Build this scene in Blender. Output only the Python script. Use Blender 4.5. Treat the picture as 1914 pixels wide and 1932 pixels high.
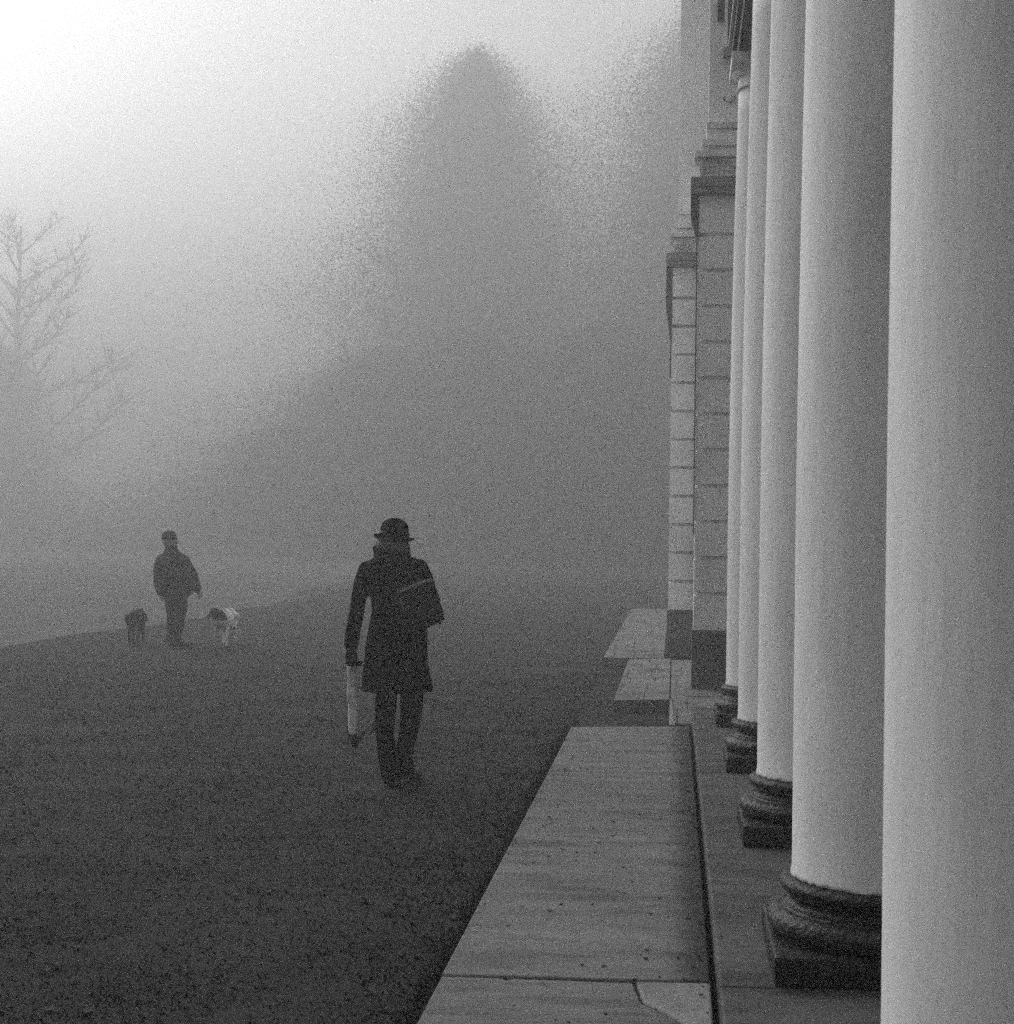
import bpy, bmesh, math, random
import numpy as np
from mathutils import Vector, Matrix, Euler, noise

R = math.radians
random.seed(7)
scn = bpy.context.scene
for o in list(bpy.data.objects):
    bpy.data.objects.remove(o)
COL = scn.collection

# ------------------------------------------------------------------ camera
EYE = 1.65
cam_d = bpy.data.cameras.new("camera")
cam = bpy.data.objects.new("camera", cam_d)
COL.objects.link(cam)
cam_d.sensor_fit = 'HORIZONTAL'
cam_d.sensor_width = 36.0
cam_d.lens = 36.0 * 3000.0 / 1914.0
cam_d.clip_end = 3000.0
cam_d.dof.use_dof = True
cam_d.dof.focus_distance = 9.0
cam_d.dof.aperture_fstop = 14.0
yaw, pitch, roll = math.atan(315.6/3000), math.atan(39.6/3000), 0.014
cam.matrix_world = (Matrix.Translation((0, 0, EYE)) @ Matrix.Rotation(yaw, 4, 'Z')
                    @ Matrix.Rotation(math.pi/2 + pitch, 4, 'X') @ Matrix.Rotation(roll, 4, 'Z'))
scn.camera = cam

# ------------------------------------------------------------------ sky, sun, exposure
SUN_EL, SUN_AZ = R(25), R(-50)          # azimuth from +Y (along the colonnade) towards +X
world = bpy.data.worlds.new("World")
scn.world = world
world.use_nodes = True
wn = world.node_tree.nodes; wl = world.node_tree.links
wn.clear()
sky = wn.new('ShaderNodeTexSky'); sky.sky_type = 'NISHITA'; sky.sun_disc = False
sky.sun_elevation = SUN_EL; sky.sun_rotation = SUN_AZ
sky.dust_density = 6.0; sky.air_density = 1.0; sky.ozone_density = 1.0
bw = wn.new('ShaderNodeRGBToBW')
bg = wn.new('ShaderNodeBackground'); bg.inputs['Strength'].default_value = 0.15
wo = wn.new('ShaderNodeOutputWorld')
wl.new(sky.outputs[0], bw.inputs[0]); wl.new(bw.outputs[0], bg.inputs[0]); wl.new(bg.outputs[0], wo.inputs[0])

sun_d = bpy.data.lights.new("sun", 'SUN'); sun_d.energy = 0.95; sun_d.angle = R(140)
sun_d.color = (1, 1, 1)
sun = bpy.data.objects.new("sun", sun_d); COL.objects.link(sun)
sd = Vector((math.sin(SUN_AZ)*math.cos(SUN_EL), math.cos(SUN_AZ)*math.cos(SUN_EL), math.sin(SUN_EL)))
sun.rotation_euler = sd.to_track_quat('Z', 'Y').to_euler()
sun.location = (-20, 10, 28)

scn.view_settings.view_transform = 'Standard'
scn.view_settings.look = 'None'
scn.view_settings.gamma = 1.0
scn.view_settings.use_curve_mapping = False
scn.view_settings.exposure = 0.62
scn.render.engine = 'CYCLES'
cy = scn.cycles
cy.use_denoising = False
cy.use_adaptive_sampling = True; cy.adaptive_threshold = 0.043; cy.adaptive_min_samples = 24
cy.max_bounces = 6; cy.diffuse_bounces = 3; cy.glossy_bounces = 2
cy.volume_bounces = 1
cy.volume_max_steps = 256
cy.sample_clamp_indirect = 3.0
scn.render.film_transparent = False

# ------------------------------------------------------------------ materials (the photograph is black and white, so are they)
def mat(name, base, rough=0.8, var=0.15, scale=6.0, bump=0.0, bscale=30.0, spots=None, stretch=(1, 1, 1), spec=0.3):
    m = bpy.data.materials.new(name); m.use_nodes = True
    nt = m.node_tree; n = nt.nodes; l = nt.links
    b = n['Principled BSDF']
    b.inputs['Roughness'].default_value = rough
    b.inputs['Specular IOR Level'].default_value = spec
    tc = n.new('ShaderNodeTexCoord'); mp = n.new('ShaderNodeMapping'); mp.inputs['Scale'].default_value = stretch
    l.new(tc.outputs['Object'], mp.inputs[0])
    nz = n.new('ShaderNodeTexNoise'); nz.inputs['Scale'].default_value = scale; nz.inputs['Detail'].default_value = 8
    nz.inputs['Roughness'].default_value = 0.65
    l.new(mp.outputs[0], nz.inputs[0])
    mr = n.new('ShaderNodeMapRange'); mr.inputs['From Min'].default_value = 0.3; mr.inputs['From Max'].default_value = 0.7
    mr.inputs['To Min'].default_value = base*(1-var); mr.inputs['To Max'].default_value = base*(1+var)
    l.new(nz.outputs[0], mr.inputs['Value'])
    out = mr.outputs[0]
    if spots:
        sc, lo, hi, dark = spots
        n2 = n.new('ShaderNodeTexNoise'); n2.inputs['Scale'].default_value = sc; n2.inputs['Detail'].default_value = 5
        l.new(mp.outputs[0], n2.inputs[0])
        m2 = n.new('ShaderNodeMapRange'); m2.inputs['From Min'].default_value = lo; m2.inputs['From Max'].default_value = hi
        m2.inputs['To Min'].default_value = 1.0; m2.inputs['To Max'].default_value = dark
        l.new(n2.outputs[0], m2.inputs['Value'])
        mu = n.new('ShaderNodeMath'); mu.operation = 'MULTIPLY'
        l.new(out, mu.inputs[0]); l.new(m2.outputs[0], mu.inputs[1]); out = mu.outputs[0]
    m['out'] = 1
    cb = n.new('ShaderNodeCombineColor')
    for i in range(3): l.new(out, cb.inputs[i])
    l.new(cb.outputs[0], b.inputs['Base Color'])
    if bump:
        n3 = n.new('ShaderNodeTexNoise'); n3.inputs['Scale'].default_value = bscale; n3.inputs['Detail'].default_value = 6
        l.new(mp.outputs[0], n3.inputs[0])
        bp = n.new('ShaderNodeBump'); bp.inputs['Strength'].default_value = bump; bp.inputs['Distance'].default_value = 0.02
        l.new(n3.outputs[0], bp.inputs['Height']); l.new(bp.outputs[0], b.inputs['Normal'])
    return m

M_PAINT = mat("white_column_paint", 0.76, 0.65, 0.09, 2.2, 0.22, 10, spots=(3.2, 0.5, 0.72, 0.80), stretch=(1.6, 1.6, 0.28))
M_PLASTER = mat("pale_plaster", 0.84, 0.85, 0.10, 2.2, 0.25, 24, spots=(1.3, 0.5, 0.75, 0.8))
M_TRIM = mat("pale_trim", 0.80, 0.8, 0.12, 5, 0.3, 24, spots=(4, 0.5, 0.7, 0.65))
M_DARKTRIM = mat("dark_trim", 0.22, 0.85, 0.3, 5, 0.3, 24)  # trim in a darker tone, for pier architraves, sill and ring
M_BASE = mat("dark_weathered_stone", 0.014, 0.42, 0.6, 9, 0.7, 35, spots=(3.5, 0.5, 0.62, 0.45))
M_PLINTH = mat("dark_granite_socle", 0.12, 0.8, 0.35, 5, 0.5, 20, spots=(2.2, 0.45, 0.7, 0.6))
M_SLAB = mat("worn_pavement_slab", 0.165, 0.75, 0.34, 2.6, 0.5, 26, spots=(4.0, 0.52, 0.68, 0.62), stretch=(0.5, 2.0, 1))
M_PORCH = mat("porch_stone", 0.078, 0.7, 0.62, 2.2, 0.4, 26, spots=(2.0, 0.5, 0.66, 0.55), stretch=(0.6, 2.0, 1))
M_RISER = mat("mossy_riser", 0.05, 0.9, 0.4, 12, 0.6, 40)
M_GROUND = mat("trodden_winter_turf", 0.038, 0.95, 0.5, 1.3, 0.5, 16, spots=(2.6, 0.48, 0.64, 0.5), stretch=(0.7, 1.5, 1), spec=0.1)
M_GRASS = mat("grass_blades", 0.037, 0.8, 0.35, 3, spec=0.1)
M_LEAF = mat("fallen_leaves", 0.030, 0.8, 0.5, 8)
M_BARK = mat("bark", 0.05, 0.9, 0.3, 12, 0.6, 20, spec=0.1)
M_CROWN = mat("crown_foliage", 0.045, 0.8, 0.35, 1.2, spec=0.1)
M_COAT = mat("black_wool", 0.003, 0.95, 0.3, 30, 0.3, 80, spec=0.05)
M_TROUSER = mat("black_trousers", 0.003, 0.95, 0.3, 30, 0.2, 60, spec=0.05)
M_HAT = mat("black_felt", 0.003, 0.95, 0.2, 30, 0.2, 60, spec=0.05)
M_LEATHER = mat("black_leather", 0.009, 0.55, 0.2, 20, 0.2, 40, spec=0.2)
M_BAGTRIM = mat("bag_zip_trim", 0.16, 0.5, 0.2, 30)
M_SCARF = mat("dark_scarf", 0.014, 0.95, 0.6, 40, 0.5, 60, spec=0.05)
M_HAIR = mat("grey_hair", 0.085, 0.7, 0.45, 26, 0.6, 60, stretch=(3, 3, 0.6))
M_SKIN = mat("skin", 0.28, 0.6, 0.08, 10)
M_JACKET = mat("dark_jacket", 0.03, 0.9, 0.3, 12, 0.3, 40, spec=0.1)
M_DARKTR = mat("dark_trousers", 0.014, 0.9, 0.3, 12, 0.2, 40, spec=0.1)
M_CAP = mat("dark_cap", 0.012, 0.9, 0.3, 20)
M_PAPER = mat("pale_wrapping_paper", 0.72, 0.7, 0.35, 14, 0.4, 25, spots=(10, 0.5, 0.65, 0.5), stretch=(2, 2, 0.7))
M_BUNCH = mat("dark_crumpled_end", 0.03, 0.8, 0.4, 20, 0.4, 30)
M_DOGDARK = mat("dark_dog_fur", 0.02, 0.9, 0.3, 14, 0.3, 40)
M_DOGWHITE = mat("white_dog_fur", 0.85, 0.9, 0.15, 9, 0.3, 40, spots=(4.5, 0.47, 0.56, 0.35))
M_GLASS = mat("dark_window_pane", 0.02, 0.12, 0.1, 2, spec=0.6)
M_SHUTTER = mat("dark_shutter", 0.08, 0.7, 0.2, 8)
M_ROOF = mat("dull_roof_metal", 0.14, 0.6, 0.2, 3)
M_DOOR = mat("painted_door", 0.10, 0.6, 0.15, 6)
M_IRON = mat("dark_iron", 0.03, 0.6, 0.2, 9)

# ------------------------------------------------------------------ helpers
def link(name, bm, m, parent=None, smooth=False, loc=None):
    me = bpy.data.meshes.new(name)
    bm.normal_update()
    bm.to_mesh(me); bm.free()
    ms = m if isinstance(m, (list, tuple)) else [m]
    for x in ms: me.materials.append(x)
    if smooth:
        for p in me.polygons: p.use_smooth = True
    o = bpy.data.objects.new(name, me); COL.objects.link(o)
    if parent: o.parent = parent
    if loc: o.location = loc
    return o

def tag(o, label=None, cat=None, group=None, kind=None):
    if label: o['label'] = label
    if cat: o['category'] = cat
    if group: o['group'] = group
    if kind: o['kind'] = kind
    return o

def empty(name, loc=(0, 0, 0), rz=0.0):
    o = bpy.data.objects.new(name, None); COL.objects.link(o)
    o.location = loc; o.rotation_euler = (0, 0, rz); o.empty_display_size = 0.2
    return o

def box(bm, x0, x1, y0, y1, z0, z1, bev=0.0):
    b = bmesh.new()
    bmesh.ops.create_cube(b, size=1.0)
    bmesh.ops.scale(b, vec=(x1-x0, y1-y0, z1-z0), verts=b.verts)
    bmesh.ops.translate(b, vec=((x0+x1)/2, (y0+y1)/2, (z0+z1)/2), verts=b.verts)
    if bev:
        bmesh.ops.bevel(b, geom=list(b.edges), offset=bev, segments=2, affect='EDGES', profile=0.6)
    me = bpy.data.meshes.new("t"); b.to_mesh(me); b.free(); bm.from_mesh(me); bpy.data.meshes.remove(me)

def slab(bm, pts, z0, z1, bev=0.008):
    b = bmesh.new()
    vs = [b.verts.new((x, y, z0)) for x, y in pts]
    f = b.faces.new(vs)
    b.normal_update()
    if f.normal.z > 0: f.normal_flip()
    r = bmesh.ops.extrude_face_region(b, geom=[f])
    bmesh.ops.translate(b, vec=(0, 0, z1-z0), verts=[v for v in r['geom'] if isinstance(v, bmesh.types.BMVert)])
    bmesh.ops.recalc_face_normals(b, faces=b.faces)
    if bev:
        top = [e for e in b.edges if all(abs(v.co.z-z1) < 1e-5 for v in e.verts)]
        bmesh.ops.bevel(b, geom=top, offset=bev, segments=2, affect='EDGES', profile=0.5)
    me = bpy.data.meshes.new("t"); b.to_mesh(me); b.free(); bm.from_mesh(me); bpy.data.meshes.remove(me)

def lathe(bm, prof, seg=64, c=(0, 0), jag=None, cap=True):
    rings = []
    for k, (r, z) in enumerate(prof):
        ring = []
        for i in range(seg):
            a = 2*math.pi*i/seg
            dz = jag(i, k) if jag else 0
            ring.append(bm.verts.new((c[0]+r*math.cos(a), c[1]+r*math.sin(a), z+dz)))
        rings.append(ring)
    for k in range(len(rings)-1):
        for i in range(seg):
            j = (i+1) % seg
            bm.faces.new((rings[k][i], rings[k][j], rings[k+1][j], rings[k+1][i]))
    if cap:
        bm.faces.new(list(reversed(rings[0]))); bm.faces.new(rings[-1])

def tube(bm, pts, seg=12, flat=None, caps=True):
    """pts: (Vector, radius) or (Vector, rx, ry); a closed tapering tube with rounded ends"""
    P = [(Vector(p[0]),) + tuple(p[1:]) for p in pts]
    P = [(p[0], p[1], p[2] if len(p) > 2 else p[1]) for p in P]
    # rounded ends
    if caps:
        d0 = (P[0][0]-P[1][0]).normalized(); d1 = (P[-1][0]-P[-2][0]).normalized()
        P = ([(P[0][0]+d0*P[0][1]*0.85, P[0][1]*0.4, P[0][2]*0.4), (P[0][0]+d0*P[0][1]*0.5, P[0][1]*0.82, P[0][2]*0.82)] + P +
             [(P[-1][0]+d1*P[-1][1]*0.5, P[-1][1]*0.82, P[-1][2]*0.82), (P[-1][0]+d1*P[-1][1]*0.85, P[-1][1]*0.4, P[-1][2]*0.4)])
    rings = []
    ref = Vector((1, 0, 0))
    for i, (p, rx, ry) in enumerate(P):
        a = P[max(i-1, 0)][0]; b = P[min(i+1, len(P)-1)][0]
        t = (b-a).normalized()
        u = ref - t*ref.dot(t)
        if u.length < 0.15:
            u = Vector((0, 1, 0)) - t*t.y
        u.normalize(); v = t.cross(u)
        rings.append([bm.verts.new(p + u*rx*math.cos(2*math.pi*k/seg) + v*ry*math.sin(2*math.pi*k/seg)) for k in range(seg)])
    for i in range(len(rings)-1):
        for k in range(seg):
            j = (k+1) % seg
            bm.faces.new((rings[i][k], rings[i][j], rings[i+1][j], rings[i+1][k]))
    bm.faces.new(list(reversed(rings[0]))); bm.faces.new(rings[-1])

def rings_loft(bm, rings, seg=36, close=True, power=2.3):
    """rings: (z, x_left, x_right, depth, y_centre): horizontal rounded sections"""
    rs = []
    for (z, xl, xr, d, yc) in rings:
        cx = (xl+xr)/2; rx = (xr-xl)/2; ry = d/2; ring = []
        for k in range(seg):
            a = 2*math.pi*k/seg; c, s = math.cos(a), math.sin(a)
            ring.append(bm.verts.new((cx+rx*math.copysign(abs(c)**(2/power), c), yc+ry*math.copysign(abs(s)**(2/power), s), z)))
        rs.append(ring)
    for i in range(len(rs)-1):
        for k in range(seg):
            j = (k+1) % seg
            bm.faces.new((rs[i][k], rs[i+1][k], rs[i+1][j], rs[i][j]))
    if close:
        bm.faces.new(rs[0]); bm.faces.new(list(reversed(rs[-1])))
    return rs

def ball(bm, c, r, sx=1, sy=1, sz=1, sub=3, rot=None):
    b = bmesh.new(); bmesh.ops.create_icosphere(b, subdivisions=sub, radius=r)
    bmesh.ops.scale(b, vec=(sx, sy, sz), verts=b.verts)
    if rot: bmesh.ops.rotate(b, cent=(0, 0, 0), matrix=rot, verts=b.verts)
    bmesh.ops.translate(b, vec=c, verts=b.verts)
    me = bpy.data.meshes.new("t"); b.to_mesh(me); b.free(); bm.from_mesh(me); bpy.data.meshes.remove(me)

def fused(name, bm, m, parent=None, voxel=0.012, smooth=2, wrinkle=0.0, wscale=6.0, wz=1.0, pick=None):
    """union of the overlapping pieces as ONE continuous skin (voxel remesh baked to mesh)"""
    bmesh.ops.recalc_face_normals(bm, faces=bm.faces)
    me = bpy.data.meshes.new(name); bm.to_mesh(me); bm.free()
    o = bpy.data.objects.new("tmp", me); COL.objects.link(o)
    r = o.modifiers.new("r", 'REMESH'); r.mode = 'VOXEL'; r.voxel_size = voxel
    if smooth:
        s = o.modifiers.new("s", 'SMOOTH'); s.iterations = smooth; s.factor = 0.5
    dg = bpy.context.evaluated_depsgraph_get(); dg.update()
    me2 = bpy.data.meshes.new_from_object(o.evaluated_get(dg))
    bpy.data.objects.remove(o); bpy.data.meshes.remove(me)
    me2.name = name
    me2.materials.clear()
    for x in (m if isinstance(m, (list, tuple)) else [m]): me2.materials.append(x)
    if wrinkle:
        for v in me2.vertices:
            p = Vector((v.co.x*wscale, v.co.y*wscale, v.co.z*wscale*wz))
            v.co += v.normal*wrinkle*noise.noise(p)
    for p in me2.polygons:
        p.use_smooth = True
        if pick: p.material_index = pick(p.center)
    o = bpy.data.objects.new(name, me2); COL.objects.link(o)
    if parent: o.parent = parent
    return o

# ------------------------------------------------------------------ ground
def ground_z(x, y):
    """trodden turf, falling over a low bank at its left edge to a lower meadow"""
    e = -8.8 + 0.25*math.sin(y*0.23) + 0.12*math.sin(y*0.71+1)
    t = min(max((e-x)/2.6, 0), 1); t = t*t*(3-2*t)
    q = min(max((y-27)/28, 0), 1); q = q*q*(3-2*q)
    z = -(1.7-1.6*q)*t
    if x < -0.9 or y > 60:
        z += 0.016*noise.noise(Vector((x*0.5, y*0.5, 0))) + 0.010*noise.noise(Vector((x*1.7, y*1.7, 3)))
        if x < -8.8: z += 0.03*noise.noise(Vector((x*0.3, y*0.3, 5)))
    return z
xs = [-600, -300, -150, -80, -40, -25, -18, -14]
x = -12.6
while x < -7.5: xs.append(x); x += 0.2
while x < 1.5: xs.append(x); x += 0.12
xs += [3, 8, 20, 50, 150, 300, 600]
ys = [-600, -200, -60, -20, -6, 0, 2]
y = 3.5
while y < 20: ys.append(y); y += 0.12
while y < 50: ys.append(y); y += 0.5
ys += [60, 80, 110, 160, 260, 420, 700]
bm = bmesh.new()
grid = [[bm.verts.new((a, b, ground_z(a, b))) for a in xs] for b in ys]
for j in range(len(ys)-1):
    for i in range(len(xs)-1):
        bm.faces.new((grid[j][i], grid[j][i+1], grid[j+1][i+1], grid[j+1][i]))
M_MEADOW = mat("pale_meadow", 0.095, 0.95, 0.25, 0.4, spec=0.1)  # lower ground in a paler tone than the turf
bm.faces.ensure_lookup_table()
for f in bm.faces:
    if f.calc_center_median().x < -11.6: f.material_index = 1
tag(link("ground", bm, [M_GROUND, M_MEADOW], smooth=True), kind='structure')

# short turf: one mass of small blades near the camera
bm = bmesh.new()
rg = random.Random(3)
def edge_x(y): return -0.80
n = 0
while n < 42000:
    y = 3.6 + 15*rg.random()**1.5
    xl = -0.42*y - 0.8
    x = rg.uniform(xl, -0.83)
    dens = 0.5 + 0.5*noise.noise(Vector((x*1.3, y*1.3, 9)))+0.25*noise.noise(Vector((x*5, y*5, 2)))
    if x > -1.15: dens += 0.35
    if rg.random() > dens: continue
    h = rg.uniform(0.004, 0.014)*(1+0.5*dens); w = rg.uniform(0.002, 0.005)*(1+y*0.12)
    a = rg.uniform(0, math.pi*2); ax, ay = math.cos(a)*w, math.sin(a)*w
    lx, ly = rg.uniform(-.02, .02), rg.uniform(-.02, .02)
    z = ground_z(x, y)-0.002
    vs = [bm.verts.new((x-ax, y-ay, z)), bm.verts.new((x+ax, y+ay, z)), bm.verts.new((x+lx, y+ly, z+h))]
    bm.faces.new(vs); n += 1
for k in range(2600):
    y = 4.2 + 9*rg.random()**1.2; x = -0.80 - abs(rg.gauss(0, .03)) + (.03 if noise.noise(Vector((y*2.1, 0, 7))) > .15 else 0)
    h = rg.uniform(.015, .05)*(1+.8*noise.noise(Vector((y*3, 1, 1)))); w = rg.uniform(.003, .007); a = rg.uniform(0, 3.14)
    z0 = 0.0 if x < -.79 else .05
    vs = [bm.verts.new((x-w*math.cos(a), y-w*math.sin(a), z0)), bm.verts.new((x+w*math.cos(a), y+w*math.sin(a), z0)), bm.verts.new((x+rg.uniform(-.02, .05), y+rg.uniform(-.03, .03), .085+h))]
    bm.faces.new(vs)
tag(link("grass", bm, M_GRASS), "short rough turf in front of the stone landing", "grass", kind='stuff')

# fallen leaves and twigs, nobody could count them
bm = bmesh.new()
def leaf(x, y, z, s, rg):
    a = rg.uniform(0, 6.28); k = 7; c = Vector((x, y, z+s*0.2)); fan = []
    for i in range(k):
        t = a + 6.283*i/k; rr = s*(1.0 if i % 2 else 0.62)
        fan.append(bm.verts.new((x+math.cos(t)*rr, y+math.sin(t)*rr*0.8, z + 0.004 + rg.uniform(0, s*0.35))))
    cv = bm.verts.new(c - Vector((0, 0, s*0.12)))
    for i in range(k): bm.faces.new((cv, fan[i], fan[(i+1) % k]))
for i in range(620):
    y = 4 + 15*rg.random()**1.3; x = rg.uniform(-0.42*y-0.8, -0.86)
    if rg.random() < 0.22: x = -0.84 - abs(rg.gauss(0, 0.10))
    leaf(x, y, ground_z(x, y)+0.006, rg.uniform(0.010, 0.04), rg)
for i in range(110):
    y = 5 + 7*rg.random(); x = rg.uniform(-0.7, 0.1)
    leaf(x, y, 0.112, rg.uniform(0.005, 0.017), rg)
for i in range(40):
    y = 5 + 6*rg.random(); x = 0.13 - abs(rg.gauss(0, 0.025))
    leaf(x, y, 0.112, rg.uniform(0.006, 0.014), rg)
tag(link("fallen_leaves", bm, M_LEAF), "dark fallen leaves scattered over turf and stone landing", "leaves", kind='stuff')

# ------------------------------------------------------------------ stone landing, porch floor, pavement
bm = bmesh.new()
G = 0.002
zt = 0.11
jl = [(-0.787, 2.0), (-0.787, 3.9), (-0.785, 5.50), (-0.789, 7.80), (-0.79, 10.3), (-0.796, 12.69)]
jr = [(0.145, 2.0), (0.145, 3.95), (0.145, 5.55), (0.145, 7.88), (0.145, 10.4), (0.145, 12.92)]
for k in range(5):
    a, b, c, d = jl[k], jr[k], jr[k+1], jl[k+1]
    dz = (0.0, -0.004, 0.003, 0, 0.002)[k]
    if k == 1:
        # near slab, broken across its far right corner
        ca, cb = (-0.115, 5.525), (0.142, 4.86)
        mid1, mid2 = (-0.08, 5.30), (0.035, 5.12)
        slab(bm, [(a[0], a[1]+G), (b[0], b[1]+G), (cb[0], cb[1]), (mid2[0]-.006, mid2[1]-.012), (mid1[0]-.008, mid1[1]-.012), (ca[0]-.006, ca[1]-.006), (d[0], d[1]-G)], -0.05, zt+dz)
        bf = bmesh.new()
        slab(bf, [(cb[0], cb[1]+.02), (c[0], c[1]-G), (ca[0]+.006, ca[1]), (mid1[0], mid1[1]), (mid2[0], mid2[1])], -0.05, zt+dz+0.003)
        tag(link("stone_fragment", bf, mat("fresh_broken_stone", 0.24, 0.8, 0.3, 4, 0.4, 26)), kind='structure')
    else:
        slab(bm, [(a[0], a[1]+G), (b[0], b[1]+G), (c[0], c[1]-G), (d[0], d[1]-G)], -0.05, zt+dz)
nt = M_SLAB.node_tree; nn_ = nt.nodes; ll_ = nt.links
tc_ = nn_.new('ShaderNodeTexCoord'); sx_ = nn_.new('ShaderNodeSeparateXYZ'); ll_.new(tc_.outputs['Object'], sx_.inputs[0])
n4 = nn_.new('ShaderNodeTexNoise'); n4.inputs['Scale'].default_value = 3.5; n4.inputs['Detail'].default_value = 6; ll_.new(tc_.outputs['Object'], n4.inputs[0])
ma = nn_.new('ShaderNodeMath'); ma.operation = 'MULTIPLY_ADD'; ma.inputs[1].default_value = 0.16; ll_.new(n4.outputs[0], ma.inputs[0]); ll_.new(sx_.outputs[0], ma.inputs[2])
mr_ = nn_.new('ShaderNodeMapRange'); mr_.interpolation_type = 'SMOOTHSTEP'   # slab colour darkens unevenly towards the foot of the riser
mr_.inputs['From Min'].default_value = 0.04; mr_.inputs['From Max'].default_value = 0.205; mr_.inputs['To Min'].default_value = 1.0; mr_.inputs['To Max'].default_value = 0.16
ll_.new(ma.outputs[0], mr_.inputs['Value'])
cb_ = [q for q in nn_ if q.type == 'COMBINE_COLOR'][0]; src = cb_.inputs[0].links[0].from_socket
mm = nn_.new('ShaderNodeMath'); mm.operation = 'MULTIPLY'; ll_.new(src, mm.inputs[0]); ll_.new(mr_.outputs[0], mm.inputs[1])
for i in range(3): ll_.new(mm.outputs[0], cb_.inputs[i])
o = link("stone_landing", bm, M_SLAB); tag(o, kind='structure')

# porch floor slabs with joints in line with the plinths, dark mossy riser under their edge
bm = bmesh.new()
py = [-3.0, 0.5, 2.72, 5.01, 7.23, 9.50, 11.75, 13.1]
for k in range(len(py)-1):
    slab(bm, [(0.158, py[k]+G), (1.9, py[k]+G), (1.9, py[k+1]-G), (0.158, py[k+1]-G)], 0.19, 0.25 + (0.0015 if k % 2 else 0), 0.010)
    slab(bm, [(1.906, py[k]+G), (4.2, py[k]+G), (4.2, py[k+1]-G), (1.906, py[k+1]-G)], 0.19, 0.25, 0.006)
tag(link("porch_floor", bm, M_PORCH), kind='structure')
bm = bmesh.new()
box(bm, 0.166, 4.2, -3.0, 13.08, -0.05, 0.187)
tag(link("porch_foundation", bm, M_RISER), kind='structure')

# paved strips at the foot of the pavilion
bm = bmesh.new()
def pave(x0, x1, y0, y1, nx, ny, z, skew=0.0, seed=0):
    r = random.Random(seed)
    yy = y0
    for j in range(ny):
        h = (y1-y0)/ny; off = r.uniform(0, 0.5)
        cuts = [x0] + sorted(x0+(x1-x0)*(i+off)/nx for i in range(nx) if 0.05 < (i+off)/nx < 0.95) + [x1]
        for i in range(len(cuts)-1):
            a, b = cuts[i]+G, cuts[i+1]-G
            s = lambda q: skew*(q-x0)/(x1-x0)
            slab(bm, [(a, yy+G+s(a)), (b, yy+G+s(b)), (b, yy+h-G+s(b)), (a, yy+h-G+s(a))], -0.05, z+r.uniform(-.004, .004), 0.006)
        yy += h
pave(-0.54, -0.02, 14.80, 19.80, 2, 6, 0.11, 0.2, 1)
pave(-0.86, -0.10, 19.90, 33.0, 3, 12, 0.115, 0.1, 2)
pave(-0.012, 0.50, 13.15, 19.85, 1, 6, 0.108, 0.0, 3)
tag(link("pavement", bm, mat("pavement_stone", 0.175, 0.8, 0.3, 2.5, 0.4, 20, spots=(3, 0.5, 0.65, 0.65))), kind='structure')
bm = bmesh.new()
slab(bm, [(-0.02, 12.96), (0.03, 12.96), (0.0, 15.0), (-0.018, 15.0)], -0.04, 0.118, 0.006)
tag(link("kerb", bm, mat("kerb_stone", 0.24, 0.8, 0.2, 5, 0.3, 20)), kind='structure')

# ------------------------------------------------------------------ columned building
BLD = empty("columned_building", (0.69, 7.5, 0.25))
tag(BLD, "white columned building with round columns on dark stone bases and rusticated piers beyond", "building")
OFF = -Vector(BLD.location)
def part(name, bm, m, parent=BLD, smooth=False):
    o = link(name, bm, m, None, smooth)
    if parent is BLD:
        o.parent = BLD; o.location = OFF
    else:
        o.parent = parent
    return o
def box_o(x0, x1, y0, y1, z0, z1, bev=0.0):
    bm = bmesh.new(); box(bm, x0, x1, y0, y1, z0, z1, bev); return bm

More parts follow.
